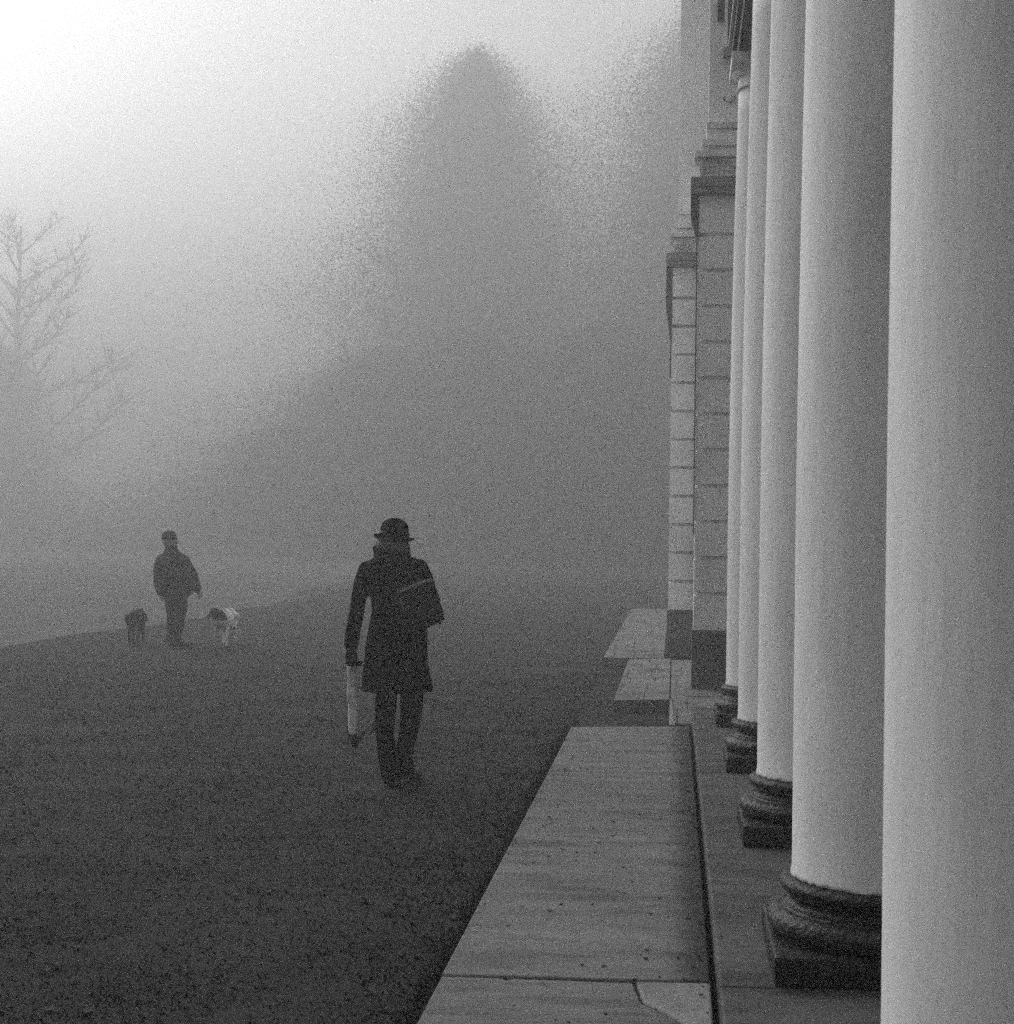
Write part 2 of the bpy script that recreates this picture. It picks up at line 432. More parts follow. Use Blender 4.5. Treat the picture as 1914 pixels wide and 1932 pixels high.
# --- the columns (shaft as the part; plinth, moulded base and capital as its sub-parts)
CX = 0.693; RS = 0.288; ZF = 0.25; ZB = 0.532; ZTOP = 5.24
rj = random.Random(11)
def col_meshes():
    rng = random.Random(5)
    jagv = [0.0]*96
    v = 0
    for i in range(96):
        v = v*0.55 + rng.uniform(-0.007, 0.007); jagv[i] = v
    prof = []
    H = ZTOP-0.22-ZB
    prof.append((RS+0.004, 0.0)); prof.append((RS+0.004, 0.012)); prof.append((RS, 0.03))
    for k in range(1, 25):
        t = k/24
        r = RS if t < 0.25 else RS*(1-0.14*((t-0.25)/0.75)**1.7)
        prof.append((r, 0.03+(H-0.03)*t))
    bm = bmesh.new()
    lathe(bm, prof, 96, jag=lambda i, k: jagv[i] if k < 2 else 0)
    shaft = bm
    # base: upper torus, scotia, lower torus
    bp = [(RS+0.002, 0.004), (RS+0.022, -0.006)]
    b = []
    def arc(cr, cz, rr, rz, a0, a1, n):
        for i in range(n+1):
            a = R(a0+(a1-a0)*i/n); b.append((cr+rr*math.cos(a), cz+rz*math.sin(a)))
    b.append((0.20, -ZB+ZF+0.091))
    b.append((RS+0.03, -ZB+ZF+0.093))
    arc(RS+0.030, -0.144, 0.052, 0.044, -80, 80, 10)       # lower torus
    b.append((RS+0.022, -0.104)); b.append((RS+0.022, -0.098))
    arc(RS+0.024, -0.078, -0.022, 0.020, -80, 80, 6)        # scotia (negative radius: hollow)
    b.append((RS+0.018, -0.056)); b.append((RS+0.018, -0.050))
    arc(RS+0.014, -0.027, 0.026, 0.024, -85, 85, 8)         # upper torus
    b.append((RS+0.001, -0.001))
    bm2 = bmesh.new(); lathe(bm2, b, 96)
    for v in bm2.verts:                                     # weathering
        d = noise.noise(v.co*9)*0.005 + noise.noise(v.co*28)*0.0025
        v.co.x *= 1+d*2.2; v.co.y *= 1+d*2.2; v.co.z += d*0.5
    bm3 = bmesh.new()
    box(bm3, -0.365, 0.365, -0.365, 0.365, ZF-ZB+0.001, ZF-ZB+0.095, 0.012)
    bmesh.ops.subdivide_edges(bm3, edges=bm3.edges[:], cuts=2, use_grid_fill=True)
    for v in bm3.verts:
        v.co += Vector((noise.noise(v.co*7), noise.noise(v.co*7+Vector((5, 0, 0))), 0))*0.006
        v.co.z = max(v.co.z, ZF-ZB+0.001)
    rt = RS*0.86
    zt_ = ZTOP-ZB
    cp = [(rt, zt_-0.235), (rt+.018, zt_-.225), (rt+.02, zt_-.215), (rt+.004, zt_-.205), (rt+.004, zt_-.14), (rt+.02, zt_-.132), (rt+.045, zt_-.105), (rt+.055, zt_-.08)]
    bm4 = bmesh.new(); lathe(bm4, cp, 64)
    box(bm4, -rt-.062, rt+.062, -rt-.062, rt+.062, zt_-.082, zt_-.002, 0.004)
    return shaft, bm2, bm3, bm4
sh, ba, pl, ca = col_meshes()
col0 = link("column", sh, M_PAINT, None, True)
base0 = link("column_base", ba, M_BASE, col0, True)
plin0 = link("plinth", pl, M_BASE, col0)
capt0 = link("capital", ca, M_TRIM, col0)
for i, cyy in enumerate((3.09, 5.38, 7.61, 9.87, 12.12)):
    if i == 0: c = col0
    else:
        c = col0.copy(); COL.objects.link(c)
        for ch in (base0, plin0, capt0):
            k = ch.copy(); COL.objects.link(k); k.parent = c
            if ch is base0: k.rotation_euler = (0, 0, 1.1*i)
    c.parent = BLD
    c.location = Vector((CX, cyy, ZB)) + OFF
    c['group'] = "round white columns of the portico"

# --- entablature, cornice, ceiling, back wall, roof of the portico
bm = bmesh.new()
box(bm, 0.43, 0.95, -3.0, 12.44, 5.243, 5.36, 0.004)
box(bm, 0.40, 0.965, -3.0, 12.46, 5.363, 5.50, 0.004)
box(bm, 0.43, 0.95, -3.0, 12.44, 5.503, 5.95, 0.004)
M_SHADED = mat("shaded_stone", 0.07, 0.85, 0.3, 5, 0.3, 24)  # soffit shade of the entablature put into the stone colour
ar = part("architrave", bm, M_SHADED)
link("fillet", box_o(0.375, 0.3985, -3.0, 12.47, 5.47, 5.50, 0.003), M_TRIM, ar).location = (0, 0, 0)  # pale strip that draws the architrave's lit edge
bm = bmesh.new()
box(bm, 0.36, 4.25, -3.1, 12.50, 5.953, 6.05, 0.006)
box(bm, 0.25, 4.25, -3.2, 12.60, 6.053, 6.20, 0.006)
part("cornice", bm, M_SHADED)
part("ceiling", box_o(0.953, 4.17, -2.9, 12.36, 5.60, 5.66), M_PLASTER)
bm = bmesh.new()
holes = []
zc = [(-3.0, 0.4), (1.6, 2.4), (3.6, 4.6), (5.8, 7.0), (8.2, 9.2), (10.4, 13.0)]
for a, b in zc: box(bm, 3.9, 4.2, a, b, 0.253, 5.95)
for (a, b), z0, z1 in (((0.4, 1.6), 1.1, 3.6), ((2.4, 3.6), 1.1, 3.6), ((4.6, 5.8), .253, 3.4), ((7.0, 8.2), 1.1, 3.6), ((9.2, 10.4), 1.1, 3.6)):
    box(bm, 3.9, 4.2, a, b, z1, 5.95)
    if z0 > .3: box(bm, 3.9, 4.2, a, b, 0.253, z0)
part("back_wall", bm, M_PLASTER)
for (a, b) in ((0.4, 1.6), (2.4, 3.6), (7.0, 8.2), (9.2, 10.4)):
    bm = bmesh.new()
    for q in (box,):
        box(bm, 3.87, 4.0, a-.08, a+.03, 1.08, 3.62); box(bm, 3.87, 4.0, b-.03, b+.08, 1.08, 3.62)
        box(bm, 3.86, 4.0, a-.10, b+.10, 3.62, 3.74); box(bm, 3.82, 4.0, a-.12, b+.12, 0.98, 1.08)
        box(bm, 3.95, 3.99, (a+b)/2-.02, (a+b)/2+.02, 1.1, 3.6); box(bm, 3.95, 3.99, a+.03, b-.03, 2.3, 2.34)
    f = part("window", bm, M_TRIM)
    link("pane", box_o(3.998, 4.01, a+.03, b-.03, 1.1, 3.6), M_GLASS, f)
bm = bmesh.new()
box(bm, 3.98, 4.05, 4.62, 5.19, .26, 3.38, .004); box(bm, 3.98, 4.05, 5.21, 5.78, .26, 3.38, .004)
for k in range(3):
    for c0 in (4.70, 5.29): box(bm, 3.965, 3.985, c0, c0+.41, .4+k, 1.2+k, .01)
d = part("door", bm, M_DOOR)
bm = bmesh.new(); tube(bm, [((3.94, 5.15, 1.35), .012), ((3.93, 5.14, 1.30), .012), ((3.93, 5.05, 1.30), .010)], 8)
link("handle", bm, M_IRON, d)
bm = bmesh.new()
vs = [bm.verts.new(p) for p in ((0.2, -3.2, 6.203), (8, -3.2, 6.203), (8, 12.9, 6.203), (0.2, 12.9, 6.203), (2.2, -3.2, 7.0), (8, -3.2, 7.6), (8, 12.9, 7.6), (2.2, 12.9, 7.0))]
for f in ((0, 3, 2, 1), (0, 4, 7, 3), (4, 5, 6, 7), (1, 2, 6, 5), (0, 1, 5, 4), (3, 7, 6, 2)): bm.faces.new([vs[i] for i in f])
part("roof", bm, M_ROOF)

# --- the two stepped pavilion blocks, each with a rusticated pier at its corner
def pier(x0, x1, yf, yb, bracket_len, tail):
    """rusticated pier: dark socle, blocks with sunk joints, architrave, key-pattern frieze, cornice, coping"""
    e = EYE
    bm = bmesh.new()
    g = 0.019
    tops = [e-0.95] + [e+3.035-.362*k for k in range(10, -1, -1)] + [e+3.43]
    for i in range(len(tops)-1):
        a = tops[i] + (g if i else 0); b = tops[i+1] - (g if i < len(tops)-2 else 0)
        box(bm, x0, x1, yf, yb, a, b, 0.004)
        if i < len(tops)-2:
            box(bm, x0+.012, x1-.01, yf+.12, yb-.01, b-.001, b+2*g+.001)
    p = part("rusticated_pier", bm, M_PLASTER)
    bm = bmesh.new(); box(bm, x0-.015, x1+.02, yf-.03, yb, 0.10, e-0.953, 0.012)
    link("socle", bm, M_PLINTH, p)
    bm = bmesh.new()
    box(bm, x0-.075, x1, yf-.09, yb, e+3.433, e+3.50, 0.004)
    box(bm, x0-.080, x1, yf-.10, yb, e+3.503, e+3.60, 0.004)
    link("architrave_moulding", bm, M_DARKTRIM, p)
    bm = bmesh.new(); box(bm, x0+.005, x1, yf-.03, yb, e+3.603, e+3.80, 0.003)
    # meander relief, standing proud of the frieze
    def bar(a, b, c, d_): box(bm, x0+a, x0+b, yf-.052, yf-.0285, e+3.603+c, e+3.603+d_)
    for s in (0.02, 0.225):
        w = 0.17
        bar(s, s+w, .168, .186); bar(s, s+.018, .012, .166); bar(s+.02, s+w, .012, .030)
        bar(s+w-.018, s+w, .032, .130); bar(s+.055, s+w-.02, .112, .130); bar(s+.055, s+.073, .062, .110); bar(s+.075, s+.12, .062, .080)
    link("key_pattern_frieze", bm, M_TRIM, p)
    bm = bmesh.new()
    box(bm, x0-.045, x1, yf-.10, yb, e+3.803, e+3.865, 0.006)
    box(bm, x0+.01, x1, yf-.05, yb, e+3.868, e+3.915, 0.003)
    box(bm, x0+.025, x1, yf-.09, yb, e+3.918, e+3.985, 0.006)
    link("cornice_moulding", bm, M_TRIM, p)
    bm = bmesh.new()
    box(bm, x0+.075, x1, yf-.02, yb, e+3.988, e+4.10, 0.003)
    box(bm, x0+.07, x1, yf-.05, yb, e+4.103, e+4.16, 0.006)
    link("attic_block", bm, M_TRIM, p)
    # narrow scrolled console hanging from the architrave at the outer corner
    bm = bmesh.new(); zt0 = e+3.43; L = bracket_len
    prof = [(-.075, 0), (-.078, -L*.45), (-.07, -L*.6), (-.045, -L*.78), (-.02, -L), (0.004, -L-.05), (0.004, 0)]
    lo = [bm.verts.new((x0+a, yf-.012, zt0+b)) for a, b in prof]; hi = [bm.verts.new((x0+a, yf+.16, zt0+b)) for a, b in prof]
    bm.faces.new(lo); bm.faces.new(list(reversed(hi)))
    for i in range(len(prof)):
        j = (i+1) % len(prof); bm.faces.new((lo[i], hi[i], hi[j], lo[j]))
    bmesh.ops.recalc_face_normals(bm, faces=bm.faces)
    box(bm, x0-.016, x0-.002, yf-.01, yf+.012, zt0-L-tail, zt0-L-.052)  # thin dark strip, lengthened on the nearer pier to cover its lit side
    link("console_bracket", bm, M_SHUTTER, p)
    return p
pier(0.205, 0.62, 16.10, 16.45, 0.42, 3.0)
pier(-0.062, 0.36, 20.40, 20.9, 0.92, 0.5)
# walls behind and above the piers
bm = bmesh.new()
box(bm, 0.26, 8.0, 16.14, 20.8, 0.10, EYE+3.98)
box(bm, 0.298, 8.0, 16.16, 16.32, EYE+3.983, 9.6)
box(bm, 0.60, 8.0, 16.323, 20.8, EYE+3.983, 9.6)
part("pavilion_wall", bm, M_PLASTER)
bm = bmesh.new()
box(bm, -0.01, 8.0, 20.46, 23.0, 0.10, EYE+3.98)
box(bm, 0.008, 8.0, 20.48, 23.0, EYE+3.983, 9.9)
box(bm, 1.2, 8.0, 23.003, 36.0, 0.10, 9.7)
part("pavilion_wall", bm, M_PLASTER)
bm = bmesh.new()
box(bm, -0.06, 8.2, 20.3, 23.1, 9.903, 10.2, .01); box(bm, -.12, 8.3, 20.2, 23.2, 10.203, 10.4, .01)
box(bm, 1.1, 8.2, 23.203, 36.1, 9.703, 10.0, .01)
box(bm, 0.18, 8.2, 16.0, 20.19, 9.603, 9.9, .01)
part("upper_cornice", bm, M_TRIM)
bm = bmesh.new()
box(bm, 3.9, 4.2, 13.003, 16.138, 0.20, 5.95)
part("link_wall", bm, M_PLASTER)
# window high on the nearer pavilion front: casing, dark pane, open shutter, sill and ring ornament
WX, WY = 0.475, 16.16
bm = bmesh.new()
box(bm, WX-.030, WX, WY-.07, WY-.003, EYE+4.92, EYE+5.50)
box(bm, WX+.42, WX+.46, WY-.07, WY-.003, EYE+4.92, EYE+5.50)
box(bm, WX-.035, WX+.47, WY-.08, WY-.003, EYE+5.503, EYE+5.56)
wf = part("window_casing", bm, M_TRIM)
link("pane", box_o(WX+.002, WX+.418, WY-.03, WY-.004, EYE+4.92, EYE+5.50), M_GLASS, wf)
link("window_sill", box_o(WX-.04, WX+.47, WY-.12, WY-.003, EYE+4.83, EYE+4.917, .006), M_DARKTRIM, wf)
bm = bmesh.new(); box(bm, WX-.10, WX-.035, WY-.05, WY-.01, EYE+5.20, EYE+5.42, .008)
for k in range(4): box(bm, WX-.093, WX-.042, WY-.058, WY-.049, EYE+5.22+.05*k, EYE+5.245+.05*k)
link("shutter", bm, M_SHUTTER, wf)
bm = bmesh.new(); pts = []
for k in range(13):
    a = R(150+240*k/12); pts.append((Vector((WX+.03+.055*math.cos(a), WY-.03, EYE+4.42+.04*math.sin(a))), .009))
tube(bm, pts, 8)
part("ring_ornament", bm, M_DARKTRIM, smooth=True)

# ------------------------------------------------------------------ people
class Sil:
    """maps measurements of the figure (in centimetre-like units) to its own frame"""
    def __init__(s, x0, y0, k): s.x0, s.y0, s.k = x0, y0, k
    def X(s, px, py): return (px - s.x0 - (s.y0-py)*0.014)*s.k
    def Z(s, py): return (s.y0-py)*s.k
    def P(s, px, py, y=0.0): return Vector((s.X(px, py), y, s.Z(py)))
    def ring(s, py, l, r, d, yc=0.0): return (s.Z(py), s.X(l, py), s.X(r, py), d, yc)

def hand(bm, w, d, fwd, side=1, size=1.0, curl=1.0):
    """palm, four unequal fingers bent at the knuckles and a thumb from the palm's side.
    w: wrist, d: direction the hand points, fwd: direction the palm faces"""
    d = d.normalized(); f = (fwd - d*fwd.dot(d)).normalized(); s = d.cross(f)*side
    S = size
    tube(bm, [(w, .024*S, .020*S), (w+d*.045*S, .036*S, .020*S), (w+d*.085*S, .038*S, .018*S)], 12)
    for i, (off, L) in enumerate(((-.030, .070), (-.010, .080), (.010, .075), (.029, .060))):
        p0 = w+d*.075*S+s*off*S; L *= S
        a = curl*0.75
        d1 = (d*math.cos(a*.6)+f*math.sin(a*.6)); d2 = (d*math.cos(a*1.7)+f*math.sin(a*1.7)); d3 = (d*math.cos(a*2.7)+f*math.sin(a*2.7))
        p1 = p0+d1*L*.5; p2 = p1+d2*L*.3; p3 = p2+d3*L*.22
        tube(bm, [(p0-d*.02, .0105*S), (p1, .010*S), (p2, .009*S), (p3, .008*S)], 8)
    t0 = w+d*.03*S - s*.030*S; t1 = t0 - s*.022*S + d*.028*S + f*.012*S; t2 = t1 + d*.026*S + f*.022*S*curl + s*.006*S
    tube(bm, [(t0, .013*S), (t1, .012*S), (t2, .009*S)], 8)

def head(bm, c, r, yaw_, tilt=0.0):
    """head with brow, nose, mouth, chin and ears; looks along local +Y before yaw_"""
    b = bmesh.new()
    ball(b, (0, 0, 0), r, 0.78, 0.95, 1.12, 4)
    ball(b, (0, .028, -r*.62), r*.62, .85, 1.0, .85, 3)              # jaw
    tube(b, [((0, r*.88, r*.05), .011), ((0, r*1.03, -r*.18), .014), ((0, r*1.10, -r*.30), .017)], 8)
    for s in (-1, 1):
        ball(b, (s*r*.80, -.005, -r*.12), .03, .35, .7, 1.1, 2)       # ears
        ball(b, (s*r*.30, r*.80, r*.05), .013, 1, .6, .8, 2)          # lids
        tube(b, [((s*r*.12, r*.93, r*.20), .008), ((s*r*.5, r*.80, r*.22), .008)], 6)
    tube(b, [((-.022, r*.90, -r*.52), .007), ((0, r*.97, -r*.51), .009), ((.022, r*.90, -r*.52), .007)], 6)
    ball(b, (0, r*.80, -r*.82), .022, 1, 1, 1, 2)
    mt = Matrix.Translation(c) @ Matrix.Rotation(yaw_, 4, 'Z') @ Matrix.Rotation(tilt, 4, 'X')
    bmesh.ops.transform(b, matrix=mt, verts=b.verts)
    me = bpy.data.meshes.new("t"); b.to_mesh(me); b.free(); bm.from_mesh(me); bpy.data.meshes.remove(me)

def shoe(bm, heel, fwd, L=.27, w=.05, heel_up=0.0):
    f = Vector((fwd[0], fwd[1], 0)).normalized(); h = Vector(heel)
    tube(bm, [(h+f*.035+Vector((0, 0, .075+heel_up)), w*.78), (h+f*.03+Vector((0, 0, .035+heel_up)), w*.85, w*.8)], 12)
    tube(bm, [(h+f*.03+Vector((0, 0, .034+heel_up)), w*.75, .032), (h+f*.12+Vector((0, 0, .034+heel_up*.5)), w*.78, .032),
              (h+f*(L-.07)+Vector((0, 0, .028)), w*.95, .026), (h+f*(L-.025)+Vector((0, 0, .022)), w*.7, .019)], 12)

# --- the walker in coat and bowler hat, seen from behind
WS = Sil(750, 1488, 0.003417)
wy = math.atan2(1.76, 10.12)
WALK = empty("person", (-1.755, 10.13, 0.0), wy)
tag(WALK, "person seen from behind walking in knee-length black coat and rounded brimmed hat", "person")
P = WS.P; rg_ = WS.ring
V = Vector
armL = [(P(692, 1074, .0), .046), (P(684, 1105, -.005), .050), (P(676, 1150, -.01), .049), (P(668, 1190, .0), .047), (P(663, 1222, .015), .043)]
armR = [(P(795, 1068, .0), .046), (P(806, 1098, -.005), .050), (P(816, 1140, -.01), .050), (P(812, 1158, .08), .047), (P(800, 1155, .19), .042)]
# body
bm = bmesh.new()
head(bm, P(743, 1028, .025), .098, 0.0)
tube(bm, [(P(743, 1048, .0), .055), (P(744, 1062, 0), .06)], 12)
rings_loft(bm, [rg_(1060, 715, 775, .14), rg_(1072, 695, 800, .18), rg_(1110, 702, 798, .20), rg_(1160, 712, 796, .18), rg_(1215, 706, 798, .22), rg_(1262, 708, 800, .2)])
for a in (armL, armR):
    tube(bm, [(p, r*.62) for p, r in a], 10)
wrL = P(663, 1224, .015)
hand(bm, wrL, V((.12, .03, -1)), V((1, .25, 0)), 1, 1.02, 1.25)
hand(bm, P(799, 1154, .20), V((-.6, .6, .2)), V((-.3, 0, -1)), -1, .95, 1.2)
legL = [(P(733, 1262, 0), .085), (P(731, 1305, .0), .07), (P(728, 1380, .02), .055), (P(737, 1440, .0), .046), (P(744, 1474, -.02), .036)]
legR = [(P(776, 1262, 0), .085), (P(779, 1305, .03), .07), (P(772, 1385, .10), .052), (P(765, 1440, .12), .044), (P(768, 1470, .16), .034)]
for a in (legL, legR): tube(bm, a, 12)
tube(bm, [(P(744, 1474, -.02), .03), (P(744, 1480, .15), .028)], 8); tube(bm, [(P(768, 1470, .16), .03), (P(769, 1478, .30), .028)], 8)
wbody = fused("body", bm, M_SKIN, WALK, 0.009, 1)
# gloves over hands
bm = bmesh.new()
hand(bm, wrL, V((.12, .03, -1)), V((1, .25, 0)), 1, 1.16, 1.25)
tube(bm, [(P(662, 1214, .012), .038), (wrL, .034), (P(664, 1234, .015), .036)], 12)
fused("glove", bm, M_LEATHER, WALK, 0.005, 1)
bm = bmesh.new()
hand(bm, P(799, 1154, .20), V((-.6, .6, .2)), V((-.3, 0, -1)), -1, 1.1, 1.2)
fused("glove", bm, M_LEATHER, WALK, 0.005, 1)
# coat
bm = bmesh.new()
rings_loft(bm, [rg_(1047, 722, 767, .15), rg_(1053, 712, 776, .17), rg_(1058, 702, 795, .20), rg_(1064, 692, 804, .22), rg_(1075, 687, 806, .25), rg_(1100, 694, 808, .27), rg_(1137, 700, 808, .26), rg_(1155, 702, 807, .25),
                rg_(1188, 696, 806, .27), rg_(1225, 689, 807, .30), rg_(1265, 686, 812, .33), rg_(1290, 685, 816, .345), rg_(1306, 684, 818.5, .35)], power=2.25)
tube(bm, armL, 16); tube(bm, armR, 16)
tube(bm, [(P(667, 1196, .005), .050), (P(664, 1222, .012), .049)], 14)
coat = fused("coat", bm, M_COAT, WALK, 0.009, 2, 0.010, 9, 0.45)
bm = bmesh.new()   # half belt and two buttons at the back
ring = []
for k in range(17):
    a = R(-160+140*k/16); ring.append((V((WS.X(754, 1160)+.178*math.cos(a), -.0+.140*math.sin(a), WS.Z(1162))), .006, .018))
tube(bm, ring, 8, caps=False)
link("back_belt", bm, M_COAT, coat, True)
# trousers
bm = bmesh.new()
tL = [(P(731, 1270, 0), .075), (P(731, 1305, .0), .0735), (P(729, 1345, .012), .067), (P(727, 1385, .02), .061), (P(733, 1430, .0), .060), (P(739, 1458, -.015), .063), (P(744, 1476, -.02), .066)]
tR = [(P(779, 1270, .02), .075), (P(780, 1305, .03), .0735), (P(777, 1345, .06), .069), (P(771, 1390, .10), .062), (P(763, 1430, .12), .060), (P(765, 1452, .14), .057), (P(768, 1468, .16), .058)]
tube(bm, tL, 18, caps=False); tube(bm, tR, 18, caps=False)
fused("trousers", bm, M_TROUSER, WALK, 0.009, 1, 0.010, 10, 0.5)
for hx, hy, py_, up, ang in ((744, -.03, 1488, 0, .06), (770, .13, 1485, .035, -.25)):
    bm = bmesh.new()
    h = V((WS.X(hx, py_), hy, 0.0)); shoe(bm, h, (math.sin(-ang), math.cos(ang)), .27, .052, up)
    fused("shoe", bm, M_LEATHER, WALK, 0.007, 1)
# hair, scarf
bm = bmesh.new()
hc = P(742, 1028, .01)
for k in range(46):
    a = R(150 + 240*k/45); rr = .098
    x, y = math.cos(a)*rr*.95, math.sin(a)*rr*1.02
    L = .105 if math.cos(a) < .2 else .07
    wob = random.uniform(-.01, .01)
    tube(bm, [(hc+V((x*.85, y*.85, .03)), .016), (hc+V((x*1.03, y*1.03, -.02)), .019), (hc+V((x*1.05+wob, y*1.08, -.02-L*.6)), .016), (hc+V((x*.95+wob, y*1.0, -.02-L+wob)), .010)], 8)
fused("hair", bm, M_HAIR, WALK, 0.008, 1, 0.008, 30, .4)
bm = bmesh.new()
for t_, z_, rr, th in ((0, 1050, .092, .030), (1, 1043, .098, .024), (2, 1057, .088, .026)):
    pts = []
    for k in range(21):
        a = 2*math.pi*k/20
        pts.append((P(740, z_)+V((rr*math.cos(a), rr*.95*math.sin(a), .012*math.sin(a*2+t_))), th))
    tube(bm, pts, 10, caps=False)
fused("scarf", bm, M_SCARF, WALK, 0.009, 1, 0.012, 22)
# hat
bm = bmesh.new()
hp = [(.0, 0), (.100, 0.0), (.122, -.001), (.134, .006), (.139, .014), (.138, .021), (.132, .020), (.120, .011), (.103, .010), (.0975, .020), (.0965, .050), (.094, .078), (.086, .101), (.070, .121), (.045, .135), (.015, .141), (.0, .141)]
rings = []
for (r, z) in hp[1:-1]:
    rings.append([bm.verts.new((r*math.cos(a)*.96*(1+.02*math.sin(3*a)), r*1.05*math.sin(a), z + (.006*math.sin(2*a+.6) if r > .11 else 0))) for a in [2*math.pi*k/48 for k in range(48)]])
for i in range(len(rings)-1):
    for k in range(48): bm.faces.new((rings[i][k], rings[i][(k+1) % 48], rings[i+1][(k+1) % 48], rings[i+1][k]))
bm.faces.new(list(reversed(rings[0]))); bm.faces.new(rings[-1])
hat = link("hat", bm, M_HAT, WALK, True)
hat.location = P(744, 1021, .015); hat.rotation_euler = (R(-3), R(4.5), 0)
bm = bmesh.new(); lathe(bm, [(.0985, .022), (.1005, .024), (.0995, .045), (.0975, .047)], 48, cap=False)
hb = link("hat_band", bm, M_LEATHER, hat, True)

# --- her shoulder bag
BAG = empty("shoulder_bag", (0, 0, 0)); 
tag(BAG, "square black shoulder bag hanging against the back of the walking person", "bag")
Mw = Matrix.Translation((-1.755, 10.13, 0)) @ Matrix.Rotation(wy, 4, 'Z')
bag_c = WS.P(794, 1139, -.195)
BAG.matrix_world = Mw @ Matrix.Translation(bag_c) @ Matrix.Rotation(R(-20), 4, 'Y') @ Matrix.Rotation(R(12), 4, 'Z')
bm = bmesh.new(); box(bm, -.128, .124, -.05, .055, -.158, .140, .05)
bmesh.ops.subdivide_edges(bm, edges=bm.edges[:], cuts=1, use_grid_fill=True)
for v in bm.verts:
    k = 1+.18*max(0, -v.co.z/.15); v.co.y *= k; v.co.x *= 1-.04*max(0, -v.co.z/.15)
    v.co += V((noise.noise(v.co*8), noise.noise(v.co*8+V((3, 0, 0))), noise.noise(v.co*8+V((0, 4, 0)))))*.012
link("bag_body", bm, M_LEATHER, BAG, True)
bm = bmesh.new(); box(bm, -.115, .117, -.066, -.050, -.02, .125, .007)
link("flap", bm, M_LEATHER, BAG, True)
bm = bmesh.new()
tube(bm, [((-.112, -.072, .118), .005, .009), ((0, -.074, .126), .005, .010), ((.112, -.07, .120), .005, .009)], 8)
tube(bm, [((-.124, -.062, .07), .006), ((-.126, -.068, .03), .007), ((-.130, -.062, -.01), .005)], 8)
link("zip_trim", bm, M_BAGTRIM, BAG, True)
bm = bmesh.new()
inv = BAG.matrix_world.inverted() @ Mw
sp = [(764, 1114, -.19), (768, 1098, -.18), (777, 1074, -.15), (783, 1058, -.08), (785, 1054, 0), (785, 1068, .09), (790, 1098, .15), (800, 1130, .17)]
tube(bm, [(inv @ WS.P(*q), .004, .013) for q in sp], 8)
link("strap", bm, M_LEATHER, BAG, True)
bm = bmesh.new()
tube(bm, [(inv @ WS.P(*q), .012, .018) for q in ((818, 1164, -.19), (826, 1168, -.19), (829, 1173, -.18))], 8)
link("side_buckle", bm, M_LEATHER, BAG, True)

# --- long wrapped bundle hanging from her left hand
BUN = empty("wrapped_bundle"); BUN.matrix_world = Mw @ Matrix.Translation(WS.P(667, 1258, .02))
tag(BUN, "long pale paper-wrapped bundle with dark crumpled end held upright in the gloved hand", "bundle")
o0 = WS.P(667, 1258, .02)
bm = bmesh.new()
rows = [(1246, 661, 674), (1256, 658, 675), (1270, 656.5, 673), (1285, 657.5, 675), (1310, 657, 676), (1335, 657, 676.5), (1360, 658, 677), (1378, 658.5, 676), (1389, 661, 676)]
rs = rings_loft(bm, [(WS.Z(a)-o0.z, WS.X(l, a)-o0.x, WS.X(r, a)-o0.x, .035, 0) for a, l, r in rows], 20, power=3)
for v in bm.verts:
    v.co += V((noise.noise(v.co*14), noise.noise(v.co*14+V((4, 0, 0))), 0))*.008
bmesh.ops.subdivide_edges(bm, edges=bm.edges[:], cuts=1, use_grid_fill=True)
link("paper_sleeve", bm, M_PAPER, BUN, True)
bm = bmesh.new()
def pb(a, b, y=0.0): return WS.P(a, b, y+.02)-o0
for q in ([(658, 1383), (664, 1391), (671, 1404)], [(689, 1382), (684, 1392), (675, 1405)], [(669, 1386), (671, 1396), (672, 1408)], [(677, 1394), (675, 1402), (673, 1411)], [(664, 1400), (668, 1407), (674, 1411)]):
    tube(bm, [(pb(*q[0]), .008, .005), (pb(*q[1]), .017, .012), (pb(*q[2]), .016, .013)], 8)
fused("crumpled_end", bm, M_BUNCH, BUN, 0.006, 1, 0.004, 40)

# --- the dog walker far off
MS = Sil(325, 1219, 0.00747)
my = math.atan2(7.0, 21.8)
MAN = empty("person", (-7.01, 21.8, 0.0), my)
tag(MAN, "distant person in the fog in bulky jacket and cap standing between two dogs", "person")
P = MS.P; rg_ = MS.ring
aR = [(P(347, 1058, 0), .085), (P(357, 1080, -.02), .095), (P(365, 1100, -.06), .085), (P(372, 1112, -.10), .060)]
aL = [(P(306, 1056, .02), .085), (P(301, 1080, .05), .095), (P(300, 1100, .02), .085), (P(305, 1118, -.06), .06)]
bm = bmesh.new()
head(bm, P(320.5, 1020, 0), .112, R(-62))
tube(bm, [(P(321, 1032, 0), .06), (P(323, 1046, 0), .07)], 12)
rings_loft(bm, [rg_(1044, 308, 342, .18), rg_(1056, 304, 350, .25), rg_(1090, 304, 352, .26), rg_(1125, 308, 350, .25)])
for a in (aR, aL): tube(bm, [(p, r*.6) for p, r in a], 10)
hand(bm, P(373, 1112, -.10), V((.35, -.1, -1)), V((-1, -.3, 0)), 1, 1.05, .8)
hand(bm, P(305, 1119, -.06), V((.2, -.3, -1)), V((1, 0, 0)), -1, 1.05, .9)
l1 = [(P(328, 1120, 0), .11), (P(330, 1150, -.05), .085), (P(330, 1180, -.06), .065), (P(324, 1212, -.05), .045)]
l2 = [(P(334, 1120, .05), .11), (P(338, 1150, .10), .085), (P(335, 1180, .12), .065), (P(331, 1211, .12), .045)]
for a in (l1, l2): tube(bm, a, 12)
fused("body", bm, M_SKIN, MAN, 0.012, 1)
bm = bmesh.new()
